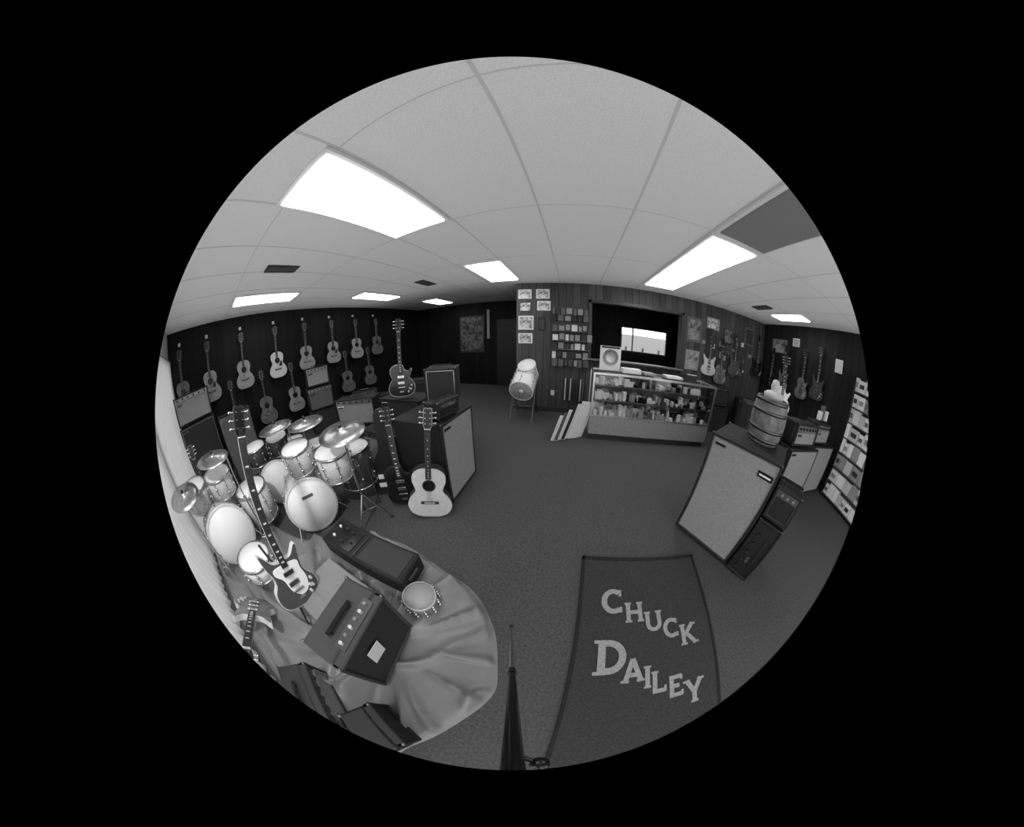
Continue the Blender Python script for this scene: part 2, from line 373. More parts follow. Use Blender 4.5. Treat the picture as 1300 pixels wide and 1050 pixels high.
# ---------------------------------------------------------------- guitars
AC=[(0,0),(.09,.004),(.165,.04),(.198,.12),(.175,.2),(.125,.265),(.122,.3),(.145,.37),(.135,.44),(.08,.485),(0,.495)]
AC=smooth_closed(AC+[(-x,z) for x,z in AC[-2:0:-1]],5)
LP=smooth_closed([(0,0),(.1,.008),(.165,.06),(.172,.13),(.135,.2),(.11,.235),(.128,.28),(.148,.33),(.13,.345),(.09,.315),(.05,.34),(.03,.39),(-.04,.405),(-.105,.385),(-.138,.33),(-.125,.26),(-.115,.225),(-.145,.18),(-.172,.11),(-.15,.04),(-.09,.006)],4)
SG=smooth_closed([(0,0),(.1,.005),(.17,.06),(.175,.13),(.13,.2),(.12,.25),(.135,.32),(.15,.385),(.13,.385),(.085,.34),(.04,.33),(-.04,.33),(-.085,.35),(-.125,.405),(-.15,.42),(-.14,.34),(-.12,.27),(-.125,.21),(-.165,.16),(-.18,.09),(-.15,.03),(-.08,.004)],4)
def guitar(name,kind,M,top=SPRUCE,side=MAHOG,length=1.0,bind=None,guard=None,neckm=NECK,dull=False):
    b=Bd(); MT=STEEL if dull else CHROME
    ol={'ac':AC,'lp':LP,'sg':SG}[kind]; ac=kind=='ac'
    dep=.1 if ac else .045
    b.prism(ol,0,dep,bind if (bind and not ac) else side)
    b.prism(scaled(ol,.965),-.004,.002,top)
    if ac:
        b.prism(scaled(ol,1.0),-.001,.006,bind or CREAM)
        ring=[(.058*math.cos(a*math.pi/12),.33+.058*math.sin(a*math.pi/12)) for a in range(24)]
        b.prism(ring,-.0055,0,ROSE); b.prism([(x*.8,(z-.33)*.8+.33) for x,z in ring],-.0065,0,BLK)
        b.box((0,-.01,.16),(.16,.014,.028),ROSE,b=.004); b.box((0,-.018,.163),(.09,.004,.006),WHITE)
        if guard: b.prism(smooth_closed([(.03,.22),(.09,.21),(.11,.26),(.085,.31),(.06,.3),(.045,.27)],4),-.0062,0,guard)
        n0=.40; nz=-.012; n1=length-.17
    else:
        b.box((0,-.012,.25),(.085,.012,.035),MT,b=.003); b.box((0,-.012,.175),(.085,.012,.035),MT,b=.003)
        b.box((0,-.014,.12),(.09,.014,.016),MT,b=.003); b.box((0,-.01,.065),(.05,.012,.02),MT)
        for (x,z) in((.1,.1),(.13,.14),(.085,.06),(.12,.09)): b.cyl((x,-.002,z),(x,-.024,z),.011,CREAM,seg=10)
        if guard: b.prism(smooth_closed([(.02,.07),(.08,.09),(.11,.16),(.1,.24),(.09,.3),(-.08,.31),(-.1,.27),(-.06,.22),(-.04,.12)],4),-.009,-.004,guard)
        n0,n1=.29,length-.19; nz=-.012
    b.box((0,.005,(n0+n1)/2),(.046,.026,n1-n0),neckm,b=.006); b.box((0,nz,(n0+n1)/2),(.048,.008,n1-n0),ROSE)
    for i in range(9):
        z=n1-(n1-n0)*(1-.5**((i+1)*.28))*1.15
        if z>n0+.02: b.box((0,nz-.005,z),(.022 if not ac else .01,.002,.01),WHITE)
    for i in range(16):
        z=n1-(n1-n0)*(1-2**(-(i+1)/12))*1.5
        if z>n0: b.box((0,nz-.0045,z),(.046,.002,.002),STEEL)
    hs=[(-.024,n1),(-.038,n1+.03),(-.034,n1+.16),(-.012,n1+.165),(0,n1+.158),(.012,n1+.165),(.034,n1+.16),(.038,n1+.03),(.024,n1)]
    b.prism(hs,-.006,.012,ROSE if kind!='ac' else neckm); b.prism([(x*.85,n1+(z-n1)*.96+.002) for x,z in hs],-.0075,-.005,BLK if kind!='ac' else ROSE)
    b.box((0,nz,n1),(.048,.012,.006),WHITE)
    for i in range(3):
        for sx in(-1,1):
            z=n1+.045+i*.042; b.cyl((sx*.03,.0,z),(sx*.06,.0,z),.004,MT,seg=6); b.sphere((sx*.062,0,z),.01,MT,sc=(1,.5,.8)); b.cyl((sx*.02,-.005,z),(sx*.02,-.02,z),.004,MT,seg=6)
    zb=.163 if ac else .12
    for i in range(6):
        x=-.019+i*.0076; b.cyl((x,-.021,zb),(x*.8,-.02,n1+.05),.0007,STEEL,seg=4,caps=False)
    return b.done(name,M)
tops=[SPRUCED,SPRUCE,SPRUCE,BLOND,SPRUCE,SPRUCE,SPRUCE,SPRUCED]
for i,y in enumerate([-.63,-.02,.73,1.5,2.23,2.97,3.71,4.44]):
    guitar('acoustic_guitar','ac',frame((L+.16,y,1.27),(-.03,0,1),(1,-.1,0)),top=tops[i],length=1.0,guard=ROSE if i%2 else None,dull=True,bind=CREAM if i in(1,3,6) else NECK)
for i,y in enumerate([.38,1.09,1.8,3.31,4.08]):
    guitar('acoustic_guitar','ac',frame((L+.16,y,.5),(-.03,0,1),(1,-.1,0)),top=[SPRUCED,SPRUCED,SPRUCE,SPRUCED,SPRUCED][i],length=1.0,dull=True,bind=NECK)
b=Bd()
for y in [-.63,-.02,.73,1.5,2.23,2.97,3.71,4.44]:
    b.box((L+.012,y,2.36),(.024,.05,.06),PAPER,b=.004)
    for s_ in(-1,1): b.cyl((L+.02,y+s_*.03,2.33),(L+.1,y+s_*.03,2.33),.005,STEEL,seg=6)
b.done('guitar_hangers')
guitar('electric_guitar','lp',frame((-1.98,2.1,.83),(-.02,.05,1),(.6,-.75,0)),top=BLK,bind=CREAM,side=BLK,length=1.0)
guitar('acoustic_guitar','ac',frame((-1.07,1.17,.02),(.06,.165,1),(.5,-.85,0)),top=BLOND,length=1.0,side=MAHOG)
guitar('electric_guitar','lp',frame((-1.38,1.21,.03),(-.12,.13,.85),(.5,-.85,0)),top=BLK,side=BLK,bind=ROSE,length=.98,neckm=BLOND)
guitar('bass_guitar','sg',frame((-1.27,-.14,.2),(-.22,.27,1.13),(.97,.1,0)),top=CHERRY,side=MAHOG,bind=CREAM,length=1.24,guard=WHITE,neckm=CREAM)
def gstand(name,x,y,fx,fy,top=.55,z0=0):
    b=Bd(); b.cyl((0,.09,.12),(0,.14,top),.009,STEEL)
    for a in(-.16,.16): b.cyl((0,.1,.22),(a,-.06,.01),.008,BLK); b.cyl((a*.6,.06,.12),(a*.6,-.03,.12),.008,BLK)
    b.cyl((0,.1,.22),(0,.26,.01),.008,BLK); b.cyl((-.1,.06,.12),(.1,.06,.12),.008,BLK)
    return b.done(name,place(x,y,z0,fx,fy))
gstand('guitar_stand',-1.33,-.12,.97,.1,z0=.06)

# ---------------------------------------------------------------- amps in the middle
amp('speaker_cabinet',.6,.83,.55,place(-.97,1.71,0,1,0),grille=GRILL,handle=False)
amp('combo_amplifier',.34,.37,.26,place(-1.27,1.93,.835,.35,-.94),grille=GRILLD,trim=ALU,logo=False)
amp('amplifier_head',.30,.16,.16,place(-.99,1.60,.835,1,-.1),grille=BLACK,panel=.04,trim=None,pm=STEEL,logo=False)
amp('combo_amplifier',.66,.5,.28,place(-2.1,1.66,0,0,-1),grille=GRILL,panel=.06)
amp('speaker_cabinet',.7,.8,.38,place(-2.05,2.06,0,.0,-1),grille=GRILLD,handle=False,trim=STEEL)
amp('combo_amplifier',.7,.42,.28,place(-2.95,1.98,.36,.44,-.9),grille=GRILL,panel=.05)
amp('speaker_cabinet',.72,.355,.34,place(-2.95,1.98,0,.44,-.9),grille=GRILLD,handle=False,trim=STEEL)
amp('combo_amplifier',.5,.38,.25,place(-4.4,2.15,.92,.95,-.3),grille=GRILL,panel=.05)
amp('combo_amplifier',.55,.45,.28,place(-4.4,2.15,.46,.95,-.3),grille=GRILLM,panel=.05)
amp('speaker_cabinet',.6,.455,.3,place(-4.4,2.15,0,.95,-.3),grille=GRILLD,handle=False,trim=STEEL)
amp('combo_amplifier',.6,.55,.3,place(-4.2,3.2,0,.8,-.5),grille=GRILLM,panel=.06)
amp('combo_amplifier',.6,.5,.3,place(-3.4,3.3,0,.6,-.8),grille=GRILLD,panel=.04,pm=STEEL)
amp('combo_amplifier',.6,.8,.3,place(-2.7,3.2,0,.5,-.8),grille=GRILLD,panel=.04,pm=STEEL)
amp('combo_amplifier',.68,.42,.28,place(-4.35,-.43,1.13,.98,.1),grille=GRILL,panel=.05,trim=CHROME)
amp('speaker_cabinet',.7,1.125,.4,place(-4.35,-.43,0,.98,.1),grille=GRILLD,trim=CHROME,handle=False)
amp('speaker_cabinet',.6,1.05,.35,place(-4.1,.27,0,.98,-.05),grille=GRILLM,trim=CHROME,handle=False)
b=Bd(); ol=smooth_closed([(-.17,0),(.17,0),(.2,.15),(.16,.3),(.13,.42),(.06,.55),(.055,.88),(-.055,.88),(-.06,.55),(-.13,.42),(-.16,.3),(-.2,.15)],4)
b.prism(ol,0,.1,BLACK); b.prism(scaled(ol,1.01),.045,.055,STEEL)
b.box((-.1,-.003,.12),(.08,.006,.05),PAPER); b.box((-.1,-.003,.22),(.06,.006,.05),PAPER)
for z in(.1,.3,.6): b.box((.17 if z<.4 else .06,.05,z),(.03,.06,.03),STEEL)
b.done('guitar_case',frame((-1.65,1.32,0),(0,.05,1),(.6,-.8,0)))

# ---------------------------------------------------------------- drums
def drum(b,c,axis,r,dep,shell,head=DHEAD,hoop=CHROME,lugs=8):
    up=V(axis).normalized(); ref=(0,-1,0) if abs(up.z)>.7 else (0,0,1)
    M=frame(c,up,ref)
    b.lathe([(r*.97,-.002),(r,-.004),(r,-dep+.004),(r*.97,-dep+.002)],shell,M,seg=28)
    b.lathe([(0,.001),(r*.96,.001),(r*.97,-.004)],head,M,seg=28); b.lathe([(0,-dep-.001),(r*.96,-dep-.001)],head,M,seg=28)
    for z in(0,-dep):
        b.lathe([(r*.96,z+.008),(r*1.04,z+.008),(r*1.04,z-.012),(r*.99,z-.012),(r*.99,z-.002),(r*.96,z+.008)] if z==0 else [(r*.96,z-.008),(r*1.04,z-.008),(r*1.04,z+.012),(r*.99,z+.012),(r*.96,z-.008)],hoop,M,seg=28)
    for i in range(lugs):
        a=2*math.pi*(i+.5)/lugs; x,y=math.cos(a)*(r+.012),math.sin(a)*(r+.012)
        b.cyl((x*1.01,y*1.01,-.0),(x*1.01,y*1.01,-dep),.0035,CHROME,seg=6,M=M)
        b.sphere((x,y,-dep*.3),.014,CHROME,M=M); b.sphere((x,y,-dep*.7),.014,CHROME,M=M)
    return M
def cymbal(b,c,r,tilt=(0,0,1)):
    M=frame(c,tilt,(0,-1,0) )
    b.lathe([(.006,.028),(r*.1,.026),(r*.17,.012),(r*.19,.006),(r*.6,-.004),(r,-.016),(r,-.019),(r*.6,-.007),(r*.19,.003),(0.006,.02)],BRASS,M,seg=36)
    b.cyl((0,0,-.05),(0,0,.06),.006,CHROME,seg=8,M=M); b.cyl((0,0,.028),(0,0,.045),.014,BLK,seg=10,M=M)
def stand(b,x,y,zt,z0=0,sp=.22,rot=.3):
    b.cyl((x,y,z0+.1),(x,y,zt*.6),.011,CHROME,seg=10); b.cyl((x,y,zt*.6),(x,y,zt),.007,CHROME,seg=8); b.cyl((x,y,zt*.58),(x,y,zt*.62),.017,CHROME,seg=10)
    for i in range(3):
        a=rot+i*2*math.pi/3; b.cyl((x,y,z0+.32),(x+sp*math.cos(a),y+sp*math.sin(a),z0+.012),.007,CHROME,seg=8)
        b.sphere((x+sp*math.cos(a),y+sp*math.sin(a),z0+.012),.014,BLK); b.cyl((x,y,z0+.14),(x+sp*.5*math.cos(a),y+sp*.5*math.sin(a),z0+.165),.005,CHROME,seg=6)
def legs(b,c,r,dep,z0=0,n=3,rot=0):
    for i in range(n):
        a=rot+i*2*math.pi/n; x=c[0]+(r+.02)*math.cos(a); y=c[1]+(r+.02)*math.sin(a); b.cyl((x,y,c[2]-dep*.4),(x,y,z0),.006,CHROME,seg=8); b.sphere((x,y,z0+.013),.014,BLK)
def kit(name,shell,parts):
    b=Bd(); parts(b,shell); return b.done(name)
def kA(b,s):
    M=drum(b,(-1.97,.5,.285),(.95,-.3,0.06),.265,.38,s,hoop=SPARK,lugs=10)
    b.box((0,-.1,.0035),(.12,.03,.002),GRILLM,M=M)
    for sy in(-1,1): b.cyl((-2.05,.53+sy*.24,.15),(-1.97,.53+sy*.34,.01),.008,CHROME)
    drum(b,(-1.80,.84,.72),(.1,-.05,1),.165,.24,s); drum(b,(-2.08,.60,.80),(.1,-.12,1),.15,.22,s)
    b.cyl((-2.12,.57,.5),(-2.0,.66,.72),.012,CHROME); b.cyl((-2.0,.66,.66),(-1.9,.76,.64),.01,CHROME)
    drum(b,(-1.92,1.12,.60),(0,0,1),.2,.38,SHELLD); legs(b,(-1.92,1.12,.6),.2,.38)
    drum(b,(-2.42,.95,.62),(0,0,1),.18,.15,CHROME); stand(b,-2.42,.95,.46)
    cymbal(b,(-1.58,.88,.92),.205,(.1,-.12,1)); stand(b,-1.58,.88,.92,rot=.7,sp=.2)
    cymbal(b,(-2.24,.84,.93),.2,(.05,-.05,1)); stand(b,-2.3,.82,.9,sp=.2)
kit('drum_kit',SPARK,kA)
def kB(b,s):
    drum(b,(-2.82,.45,.275),(.97,-.2,0.05),.255,.38,s,hoop=SPARK,lugs=10)
    for sy in(-1,1): b.cyl((-2.9,.46+sy*.23,.15),(-2.82,.46+sy*.32,.01),.008,CHROME)
    drum(b,(-3.05,.33,.72),(.15,-.05,1),.15,.2,s); drum(b,(-3.02,.66,.72),(.15,-.05,1),.15,.2,s)
    b.cyl((-3.04,.48,.52),(-3.04,.48,.64),.012,CHROME)
    b.cyl((-3.04,.33,.62),(-3.03,.66,.62),.01,CHROME)
    drum(b,(-3.3,.95,.5),(0,0,1),.19,.35,s); legs(b,(-3.3,.95,.5),.19,.35)
    cymbal(b,(-2.72,.62,.9),.22,(.05,-.05,1)); stand(b,-2.66,.76,.9,rot=0)
kit('drum_kit',SHELLD,kB)
def kC(b,s):
    drum(b,(-2.36,-.40,.33),(1,.15,0.12),.27,.36,s,hoop=SPARK,lugs=10)
    for sy in(-1,1): b.cyl((-2.45,-.4+sy*.24,.2),(-2.38,-.4+sy*.33,.06),.008,CHROME)
    drum(b,(-2.58,-.24,.80),(.25,.05,1),.15,.2,s); drum(b,(-2.62,-.56,.80),(.25,.05,1),.15,.2,s)
    b.cyl((-2.58,-.4,.58),(-2.58,-.4,.72),.012,CHROME); b.cyl((-2.58,-.25,.7),(-2.6,-.55,.7),.01,CHROME)
    drum(b,(-1.78,-.27,.38),(.15,.1,1),.155,.14,DHEAD); stand(b,-1.78,-.27,.25,z0=.04,sp=.16)
    drum(b,(-2.55,.05,.52),(.1,0,1),.19,.34,s); legs(b,(-2.55,.05,.52),.19,.34,z0=.02)
    cymbal(b,(-2.35,-.64,.86),.17,(.35,.1,1)); stand(b,-2.3,-.66,.85,rot=.2,sp=.12)
    cymbal(b,(-2.42,-.2,.98),.18,(.15,.1,1)); stand(b,-2.25,-.05,.96,rot=.2,sp=.15)
kit('drum_kit',SPARK,kC)

# ---------------------------------------------------------------- draped cloth
out=[(-3.1,.0),(-2.5,.1),(-1.95,.3),(-1.6,.66),(-1.2,.78),(-.95,.77),(-.72,.71),(-.43,.62),(-.22,.4),(-.12,.15),(-.09,-.04),(-.2,-.3),(-.33,-.55),(-.5,-.8),(-1.2,-.83),(-2.2,-.83),(-3.0,-.83),(-3.3,-.5)]
outl=smooth_closed(out,10)
def ss(a,b_,x):
    t_=max(0,min(1,(x-a)/(b_-a))); return t_*t_*(3-2*t_)
def ch(x,y):
    f=.02
    n=noise.noise(V((x*1.4+.5*y,y*1.4-x*.8,.3)))
    ang=math.atan2(y+.03,x+.75); rr=math.hypot(x+.75,y+.03)
    q0=noise.noise(V((ang*2.0+rr*.5,rr*.6+n*.5,9.1))); q1=noise.noise(V((x*1.2+y*1.6+n*.6,y*2.6-x*2.0,1.7)))
    f+=.07*math.exp(-(q0/.10)**2)*ss(.18,.5,rr)+.04*math.exp(-(q1/.09)**2)+.03*max(0,n)
    box=ss(-1.44,-1.4,x)*(1-ss(-.98,-.94,x))*ss(-.22,-.18,y)*(1-ss(.25,.29,y))
    return f*(1-box)+box*(.2+.12*f)
b=Bd(); CL=mat('satin_cloth',.22,.36,var=.04,scale=3); c=V((-1.3,-.05)); N=len(outl); RG=90
vs=[(c.x,c.y,ch(c.x,c.y))]; fs=[]
for k in range(1,RG+1):
    s_=k/RG
    for p in outl:
        x=c.x+(p[0]-c.x)*s_; y=c.y+(p[1]-c.y)*s_; e=1-ss(.95,1.0,s_)
        vs.append((x,y,ch(x,y)*e+.004))
for i in range(N): fs.append((0,1+i,1+(i+1)%N))
for k in range(RG-1):
    for i in range(N):
        a=1+k*N+i; d_=1+k*N+(i+1)%N; fs.append((a,a+N,d_+N,d_))
b.add(vs,fs,CL,smooth=True); b.done('satin_display_cloth')
amp('combo_amplifier',.46,.47,.24,place(-.63,-.03,.04,.99,.12),grille=GRILLD,body=mat('gray_tolex',.05,.5),toppanel=True,trim=None,logo=False,handle=True,knobs=6,pm=STEEL)
b=Bd(); b.box((0,-.008,.3),(.1,.004,.11),PAPER,M=Matrix.Rotation(.15,4,'Y')); b.done('price_tag',place(-.61,-.12,.04,.99,.12))
b=Bd(); b.box((0,0,.085),(.82,.27,.17),BLACK,b=.012); b.box((-.22,-.01,.172),(.3,.2,.008),BLK); b.box((.2,0,.172),(.36,.22,.006),DARK)
for i,(x,y) in enumerate([(-.32,.05),(-.24,.06),(-.16,.05),(-.3,-.05),(-.2,-.06),(-.12,-.03)]): b.cyl((x,y,.172),(x,y,.19),.011,WHITE if i in(0,3) else STEEL,seg=12)
b.box((-.02,0,.174),(.006,.25,.01),STEEL)
for x in(-.41,.41): b.box((x,0,.09),(.012,.12,.03),STEEL,b=.003)
b.done('echo_effects_unit',T(-1.2,.49,.07)@Matrix.Rotation(math.radians(3),4,'Z'))
TW=mat('tambourine_wood',.28,.4)
b=Bd(); drum(b,(0,0,.12),(0,0,1),.105,.1,TW,lugs=12,head=mat('hide',.38,.7),hoop=mat('studded_hoop',.5,.5)); b.done('bongo_drum',T(-.675,.385,.035))
amp('amplifier_head',.44,.24,.22,place(-.75,-.56,.04,.5,.85),grille=GRILL,panel=.05,body=DARK,pm=STEEL)
amp('practice_amplifier',.26,.24,.2,place(-.42,-.42,.035,.4,.9),grille=BLACK,trim=None,body=BLACK,handle=False,logo=False)
guitar('electric_guitar','sg',frame((-1.75,-.52,.12),(.7,-.12,.38),(.3,.5,1)),top=SPRUCED,side=MAHOG,bind=CREAM,length=.98)
guitar('acoustic_guitar','ac',frame((-3.35,-.54,.02),(-.15,-.02,1),(1,.1,0)),top=SPRUCE,length=1.0)

# ---------------------------------------------------------------- glass showcase
b=Bd(); x0,x1,y0,y1=.33,2.46,3.26,3.82; W=x1-x0; mx,my=(x0+x1)/2,(y0+y1)/2
FR=mat('case_frame',.75,.35,1); BASE=mat('case_base',.3,.5,var=.12,scale=30)
b.box((mx,my,.05),(W-.06,.5,.1),DARK); b.box((mx,my,.245),(W,.56,.3),BASE,b=.006); b.box((mx,my,.4),(W+.01,.57,.02),FR)
for x in(x0+.012,x1-.012):
    for y in(y0+.012,y1-.012): b.box((x,y,.72),(.026,.026,.62),FR)
for y in(y0+.012,y1-.012): b.box((mx,y,1.03),(W,.028,.028),FR)
for x in(x0+.012,x1-.012): b.box((x,my,1.03),(.028,.56,.028),FR)
b.box((mx,y0+.008,.72),(W-.04,.004,.6),GLASS); b.box((x0+.008,my,.72),(.004,.52,.6),GLASS); b.box((x1-.008,my,.72),(.004,.52,.6),GLASS)
b.box((mx,my,1.036),(W-.04,.52,.006),GLASS)
for z,w_ in((.62,.46),(.83,.36)): b.box((mx,y1-.03-w_/2,z),(W-.05,w_,.007),GLASS); b.box((mx,y1-.03-w_,z),(W-.05,.005,.009),ALU)
b.box((mx,y1-.02,.72),(W-.04,.01,.6),mat('case_back',.12,.6))
b.done('glass_display_counter')
b=Bd(); cs=[PAPER,WHITE,GRILLM,GRILL,BLK,CREAM,DARK,GRILL,PAPER,BLK]
for zz,ya,ny in((.412,y0+.06,4),(.626,y0+.13,3),(.836,y0+.22,2)):
    x=x0+.05
    while x<x1-.13:
        for q in range(ny):
            yy=ya+.11*q
            w=random.uniform(.03,.11); h_=random.uniform(.03,.14 if x<x0+.7 else .11); m=random.choice(cs if x>x0+.6 else [PAPER,WHITE,WHITE,GRILL])
            if random.random()<.95: b.box((x+w/2,yy,zz+h_/2),(w*.85,random.uniform(.03,.09),h_),m,b=.003)
        x+=random.uniform(.05,.1)
b.done('counter_merchandise')
b=Bd(); b.box((0,0,.19),(.34,.012,.38),PAPER); b.lathe([(0,0),(.13,0),(.13,.003)],GRILL,M=T(0,-.008,.2)@Matrix.Rotation(math.pi/2,4,'X')); b.lathe([(.0,0),(.08,0),(.08,.004)],CREAM,M=T(0,-.011,.2)@Matrix.Rotation(math.pi/2,4,'X'));b.box((0,-.008,.36),(.3,.004,.03),DARK)
b.box((0,.05,.06),(.3,.1,.12),DARK); b.done('string_display_card',T(.62,3.66,1.045))
b=Bd(); b.box((0,0,.035),(.3,.2,.07),PAPER,b=.004); b.box((.3,.02,.02),(.2,.25,.03),GRILL); b.box((.75,.0,.02),(.3,.2,.035),WHITE); b.box((1.1,.02,.05),(.2,.2,.1),DARK,b=.01)
for i in range(4): b.box((1.02+.05*i,-.06,.105),(.03,.03,.01),WHITE)
b.done('countertop_items',T(.95,3.55,1.045))
b=Bd()
for i in range(6):
    M=T(-.12+.05*i,3.11+.03*i,0)@Matrix.Rotation(math.radians(16),4,'Y')@Matrix.Rotation(math.radians(-50),4,'Z')
    b.box((0,0,.21+.02*i),(.012,.28,.42+.04*i),[WHITE,GRILLM,WHITE,DARK,PAPER,WHITE][i],M)
b.done('record_albums')
b=Bd(); ax=V((-.03,-.78,-.42)); DW=mat('white_lacquer',.95,.3)
M=drum(b,(-.84,3.74,.56),ax,.21,.5,DW,head=mat('radial_head',.62,.35,var=.2,scale=14),hoop=DW,lugs=6)
b.lathe([(0,.004),(.045,.004),(.045,.012),(0,.012)],DW,M,seg=20)
for i in range(20):
    a=i*math.pi/10; b.cyl((.045*math.cos(a),.045*math.sin(a),.004),(.19*math.cos(a),.19*math.sin(a),.004),.0025,GRILLM,seg=5,M=M)
drum(b,(-.80,4.0,.99),(-.1,-.5,.75),.16,.16,DW,head=DHEAD,hoop=DW,lugs=6)
for sx in(-.2,.2):
    b.cyl((-.84+sx,3.7,.0),(-.84+sx,4.1,.62),.011,STEEL); b.cyl((-.84+sx,4.3,.0),(-.84+sx,4.1,.62),.011,STEEL); b.cyl((-.84+sx,3.8,.16),(-.84+sx,4.25,.16),.009,STEEL)
b.cyl((-1.04,3.86,.26),(-.64,3.86,.26),.011,STEEL); b.cyl((-1.04,4.1,.6),(-.64,4.1,.6),.011,STEEL)
b.done('marching_drum_on_stand')

# ---------------------------------------------------------------- wall displays back
PIC=collage_mat('photo_print',.15,.85,22)
def frame_pic(name,x,z,w,h,m=PIC,border=PAPER,y=BK):
    b=Bd(); b.box((0,-.007,0),(w,.012,h),border); b.box((0,-.015,0),(w*.82,.004,h*.8),m); return b.done(name,T(x,y,z))
for x,z in((-.93,2.36),(-.58,2.36),(-.56,2.12)): frame_pic('photo_print',x,z,.26,.19)
frame_pic('poster',-.92,2.1,.24,.2,border=DARK); frame_pic('poster',-.91,1.78,.3,.28); frame_pic('wall_plaque',-.6,1.76,.13,.26,border=BLK,m=DARK)
frame_pic('poster',-.92,1.47,.28,.2,border=WHITE)
b=Bd(); b.box((-.04,BK-.012,1.56),(.74,.02,1.1),mat('pegboard',.045,.7))
for r,z in enumerate((2.03,1.9,1.71,1.53,1.36,1.19,1.04)):
    x=-.39
    while x<.28:
        w=random.uniform(.05,.13); h_=random.uniform(.08,.15); m=random.choice([PAPER,GRILL,GRILLM,DARK,CREAM,GRILL] if r in(2,3,4,5) else [DARK,GRILLM,BLK,GRILLM,GRILL])
        b.box((x+w/2,BK-.045+random.uniform(-.01,.01),z-random.uniform(0,.03)),(w*.85,.03,h_),m); x+=w+.012
for z in(1.63,1.45,1.28): b.box((-.04,BK-.06,z),(.74,.1,.012),GRILLM)
for i in range(8): b.cyl((-.1+i*.05,BK-.04,.28),(-.1+i*.05,BK-.04,.72),.013,random.choice([DARK,GRILLM,CREAM]),seg=8)
b.done('accessory_rack')
frame_pic('wall_outlet',-.35,.4,.07,.1,border=WHITE,m=CREAM)
frame_pic('poster',2.55,1.98,.36,.5,m=collage_mat('poster_print_a',.04,.35,9),border=GRILLM); frame_pic('poster',2.55,1.36,.34,.4,m=collage_mat('poster_print_b',.1,.5,12),border=GRILL)
frame_pic('poster',3.05,2.2,.34,.24,border=GRILL); frame_pic('poster',3.5,2.02,.26,.34,m=collage_mat('poster_print_c',.03,.25,12),border=DARK)
frame_pic('poster',4.2,2.15,.3,.4,border=GRILLM,m=MC['dark_vinyl'])
for x,z,k,tp in((2.95,1.12,'sg',CREAM),(3.3,.98,'lp',SPRUCED),(3.7,1.22,'sg',CHERRY),(4.5,1.3,'sg',BLK)):
    guitar('electric_guitar',k,frame((x,BK-.11,z),(0,.02,1),(-.2,-1,0)),top=tp,side=MAHOG,bind=ROSE if tp is not CREAM else CREAM,length=.98,dull=True,neckm=MAHOG)
amp('combo_amplifier',.6,.55,.28,place(3.2,4.05,0,-.1,-1),grille=GRILLD,panel=.04,pm=STEEL); amp('combo_amplifier',.6,.8,.28,place(4.05,3.95,0,-.3,-1),grille=GRILLD,panel=.04,pm=STEEL)
amp('combo_amplifier',.5,.4,.2,place(3.2,4.08,.555,-.1,-1),grille=GRILLD,panel=.04,pm=STEEL)
b=Bd()
for i in range(26):
    x=random.uniform(2.75,4.3); z=random.uniform(1.2,2.0); b.box((x,BK-.018,z),(random.uniform(.04,.1),.016,random.uniform(.05,.12)),random.choice([PAPER,GRILLM,GRILL,GRILLM]))
b.done('hanging_accessories')
def rpic(name,y,z,w,h,m,border):
    b=Bd(); b.box((0,-.007,0),(w,.012,h),border); b.box((0,-.015,0),(w*.88,.004,h*.88),m); return b.done(name,frame((R,y,z),(0,0,1),(-1,0,0)))
rpic('poster',2.14,2.0,.18,.22,PAPER,WHITE); rpic('poster',3.88,2.12,.5,.3,collage_mat('poster_print_d',.05,.4,8),GRILLM); rpic('poster',3.35,2.25,.2,.16,GRILL,WHITE)
for y,z,k,tp in((3.0,1.2,'lp',SPRUCED),(2.58,1.3,'sg',MAHOG),(3.6,1.2,'sg',SPRUCED),(4.0,1.1,'lp',BLK)):
    guitar('electric_guitar',k,frame((R-.09,y,z),(.02,0,1),(-1,-.1,0)),top=tp,side=MAHOG,bind=ROSE,length=.98,dull=True,neckm=MAHOG)
guitar('electric_guitar','lp',frame((2.45,1.82,1.105),(.02,.06,1),(-.7,-.6,0))@Matrix.Scale(.72,4),top=WHITE,side=WHITE,bind=WHITE,length=.9,neckm=WHITE)
b=Bd(); yc=1.08
b.box((R-.015,yc,.93),(.03,1.16,1.82),DARK)
for k in range(8): b.box((R-.09,yc,.06+k*.235),(.16,1.14,.015),GRILLM)
for s_ in(-1,1): b.box((R-.09,yc+s_*.575,.93),(.16,.015,1.82),DARK)
for k in range(8):
    y=yc-.55
    while y<yc+.5:
        w=random.uniform(.09,.24); h_=random.uniform(.16,.215)
        if y+w>yc+.56: w=yc+.56-y
        b.box((R-.095+random.uniform(-.02,.01),y+w/2,.0685+k*.235+h_/2),(.12,w*.95,h_),random.choice([WHITE,PAPER,GRILL,GRILL,WHITE,CREAM]),b=.004)
        if random.random()<.6: b.box((R-.172,y+w/2,.0685+k*.235+h_*.5),(.012,w*.6,h_*.35),random.choice([DARK,GRILLM,GRILL]))
        y+=w
b.done('product_shelf')
b=Bd(); b.box((0,-.021,.0),(.85,.04,1.15),DARK); b.box((0,-.044,0),(.75,.004,1.05),collage_mat('framed_art',.0,.2,14)); b.done('framed_picture',T(-3.05,FB,1.6))
b=Bd(); b.box((0,-.021,0),(.08,.04,.9),mat('banner',.4,.7)); b.done('wall_banner',T(-2.5,FB,1.9))
b=Bd(); DR=mat('dark_door',.02,.4); b.box((-1.8,FB-.025,1.02),(.85,.04,2.04),DR,b=.01)
for z in(.55,1.5): b.box((-1.8,FB-.05,z),(.6,.015,.7),DR,b=.006)
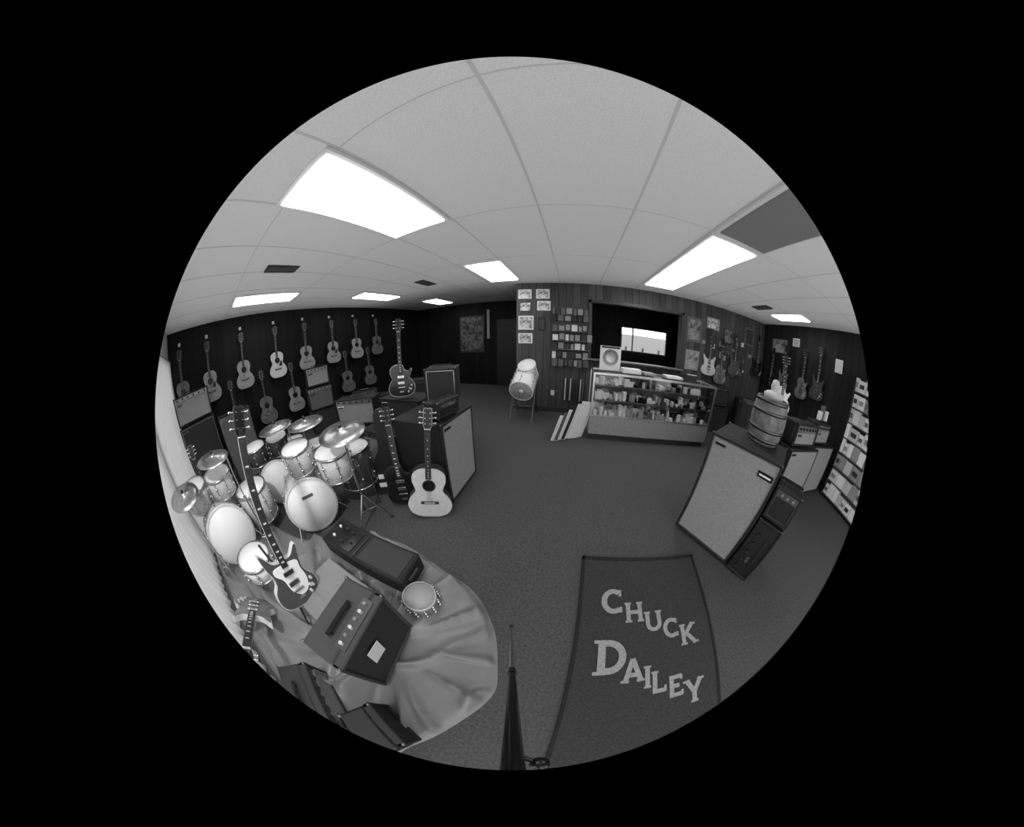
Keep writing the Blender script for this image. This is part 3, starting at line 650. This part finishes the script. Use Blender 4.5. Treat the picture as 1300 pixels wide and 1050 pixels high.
b.sphere((-1.48,FB-.07,1.0),.03,STEEL); b.done('door_1')

# ---------------------------------------------------------------- tripod
b=Bd(); apex=V((.055,-.2,1.2)); tip=V((-.12,.435,.0))
kn=tip.lerp(apex,.57)
b.cyl(tip+V((0,0,.015)),kn,.006,CHROME,r1=.008,seg=12); b.sphere(tip+V((0,0,.012)),.012,BLK)
b.cyl(tip.lerp(apex,.56),apex,.011,BLK,r1=.018,seg=14); b.cyl(tip.lerp(apex,.555),tip.lerp(apex,.58),.014,BLK,seg=14)
for q in(V((.4,-.8,0)),V((-.22,-.82,0.04))):
    b.cyl(q+V((0,0,.015)),q.lerp(apex,.57),.006,CHROME,r1=.008,seg=12); b.cyl(q.lerp(apex,.56),apex,.011,BLK,r1=.018,seg=14); b.sphere(q+V((0,0,.012)),.012,BLK)
b.cyl(apex-V((0,0,.04)),apex+V((0,0,.04)),.032,BLK); b.cyl(apex,(.03,-.2,1.44),.014,BLK)
kp=tip.lerp(apex,.875); b.cyl(kp,(.07,-.13,1.05),.006,BLK,seg=8); b.sphere((.074,-.132,1.05),.015,BLK)
b.done('camera_tripod')

# ---------------------------------------------------------------- light
w=bpy.data.worlds.new('world'); bpy.context.scene.world=w; w.use_nodes=True
bg=w.node_tree.nodes['Background']; bg.inputs[0].default_value=(1,1,1,1); bg.inputs[1].default_value=2.6
la=bpy.data.lights.new('added_ceiling_fill','AREA'); la.shape='RECTANGLE'; la.size=9.6; la.size_y=5.1; la.energy=40  # added area fill without a fixture, brightens the ceiling
lo=bpy.data.objects.new('added_ceiling_fill',la); bpy.context.collection.objects.link(lo); lo.location=(-.15,1.75,1.95); lo.rotation_euler=(math.pi,0,0)
sp=V((-.55,-.55,2.47)); tg=V((-2.1,-.05,.35)); dr=(tg-sp).normalized()
b=Bd(); b.cyl((sp.x,sp.y,H),sp,.012,BLK); b.cyl(sp-dr*.09,sp+dr*.03,.045,BLK,r1=.06,caps=False); b.cyl(sp-dr*.1,sp-dr*.09,.03,BLK,r1=.045); b.done('added_spot_housing')  # housing of an added spot, out of view above the display
sl=bpy.data.lights.new('added_spot_light','SPOT'); sl.energy=150; sl.spot_size=math.radians(88); sl.spot_blend=1.0; sl.shadow_soft_size=.08  # added spot lamp, brings up highlights on the display area
so=bpy.data.objects.new('added_spot_light',sl); bpy.context.collection.objects.link(so); so.location=sp+dr*.04; so.rotation_euler=dr.to_track_quat('-Z','Y').to_euler()
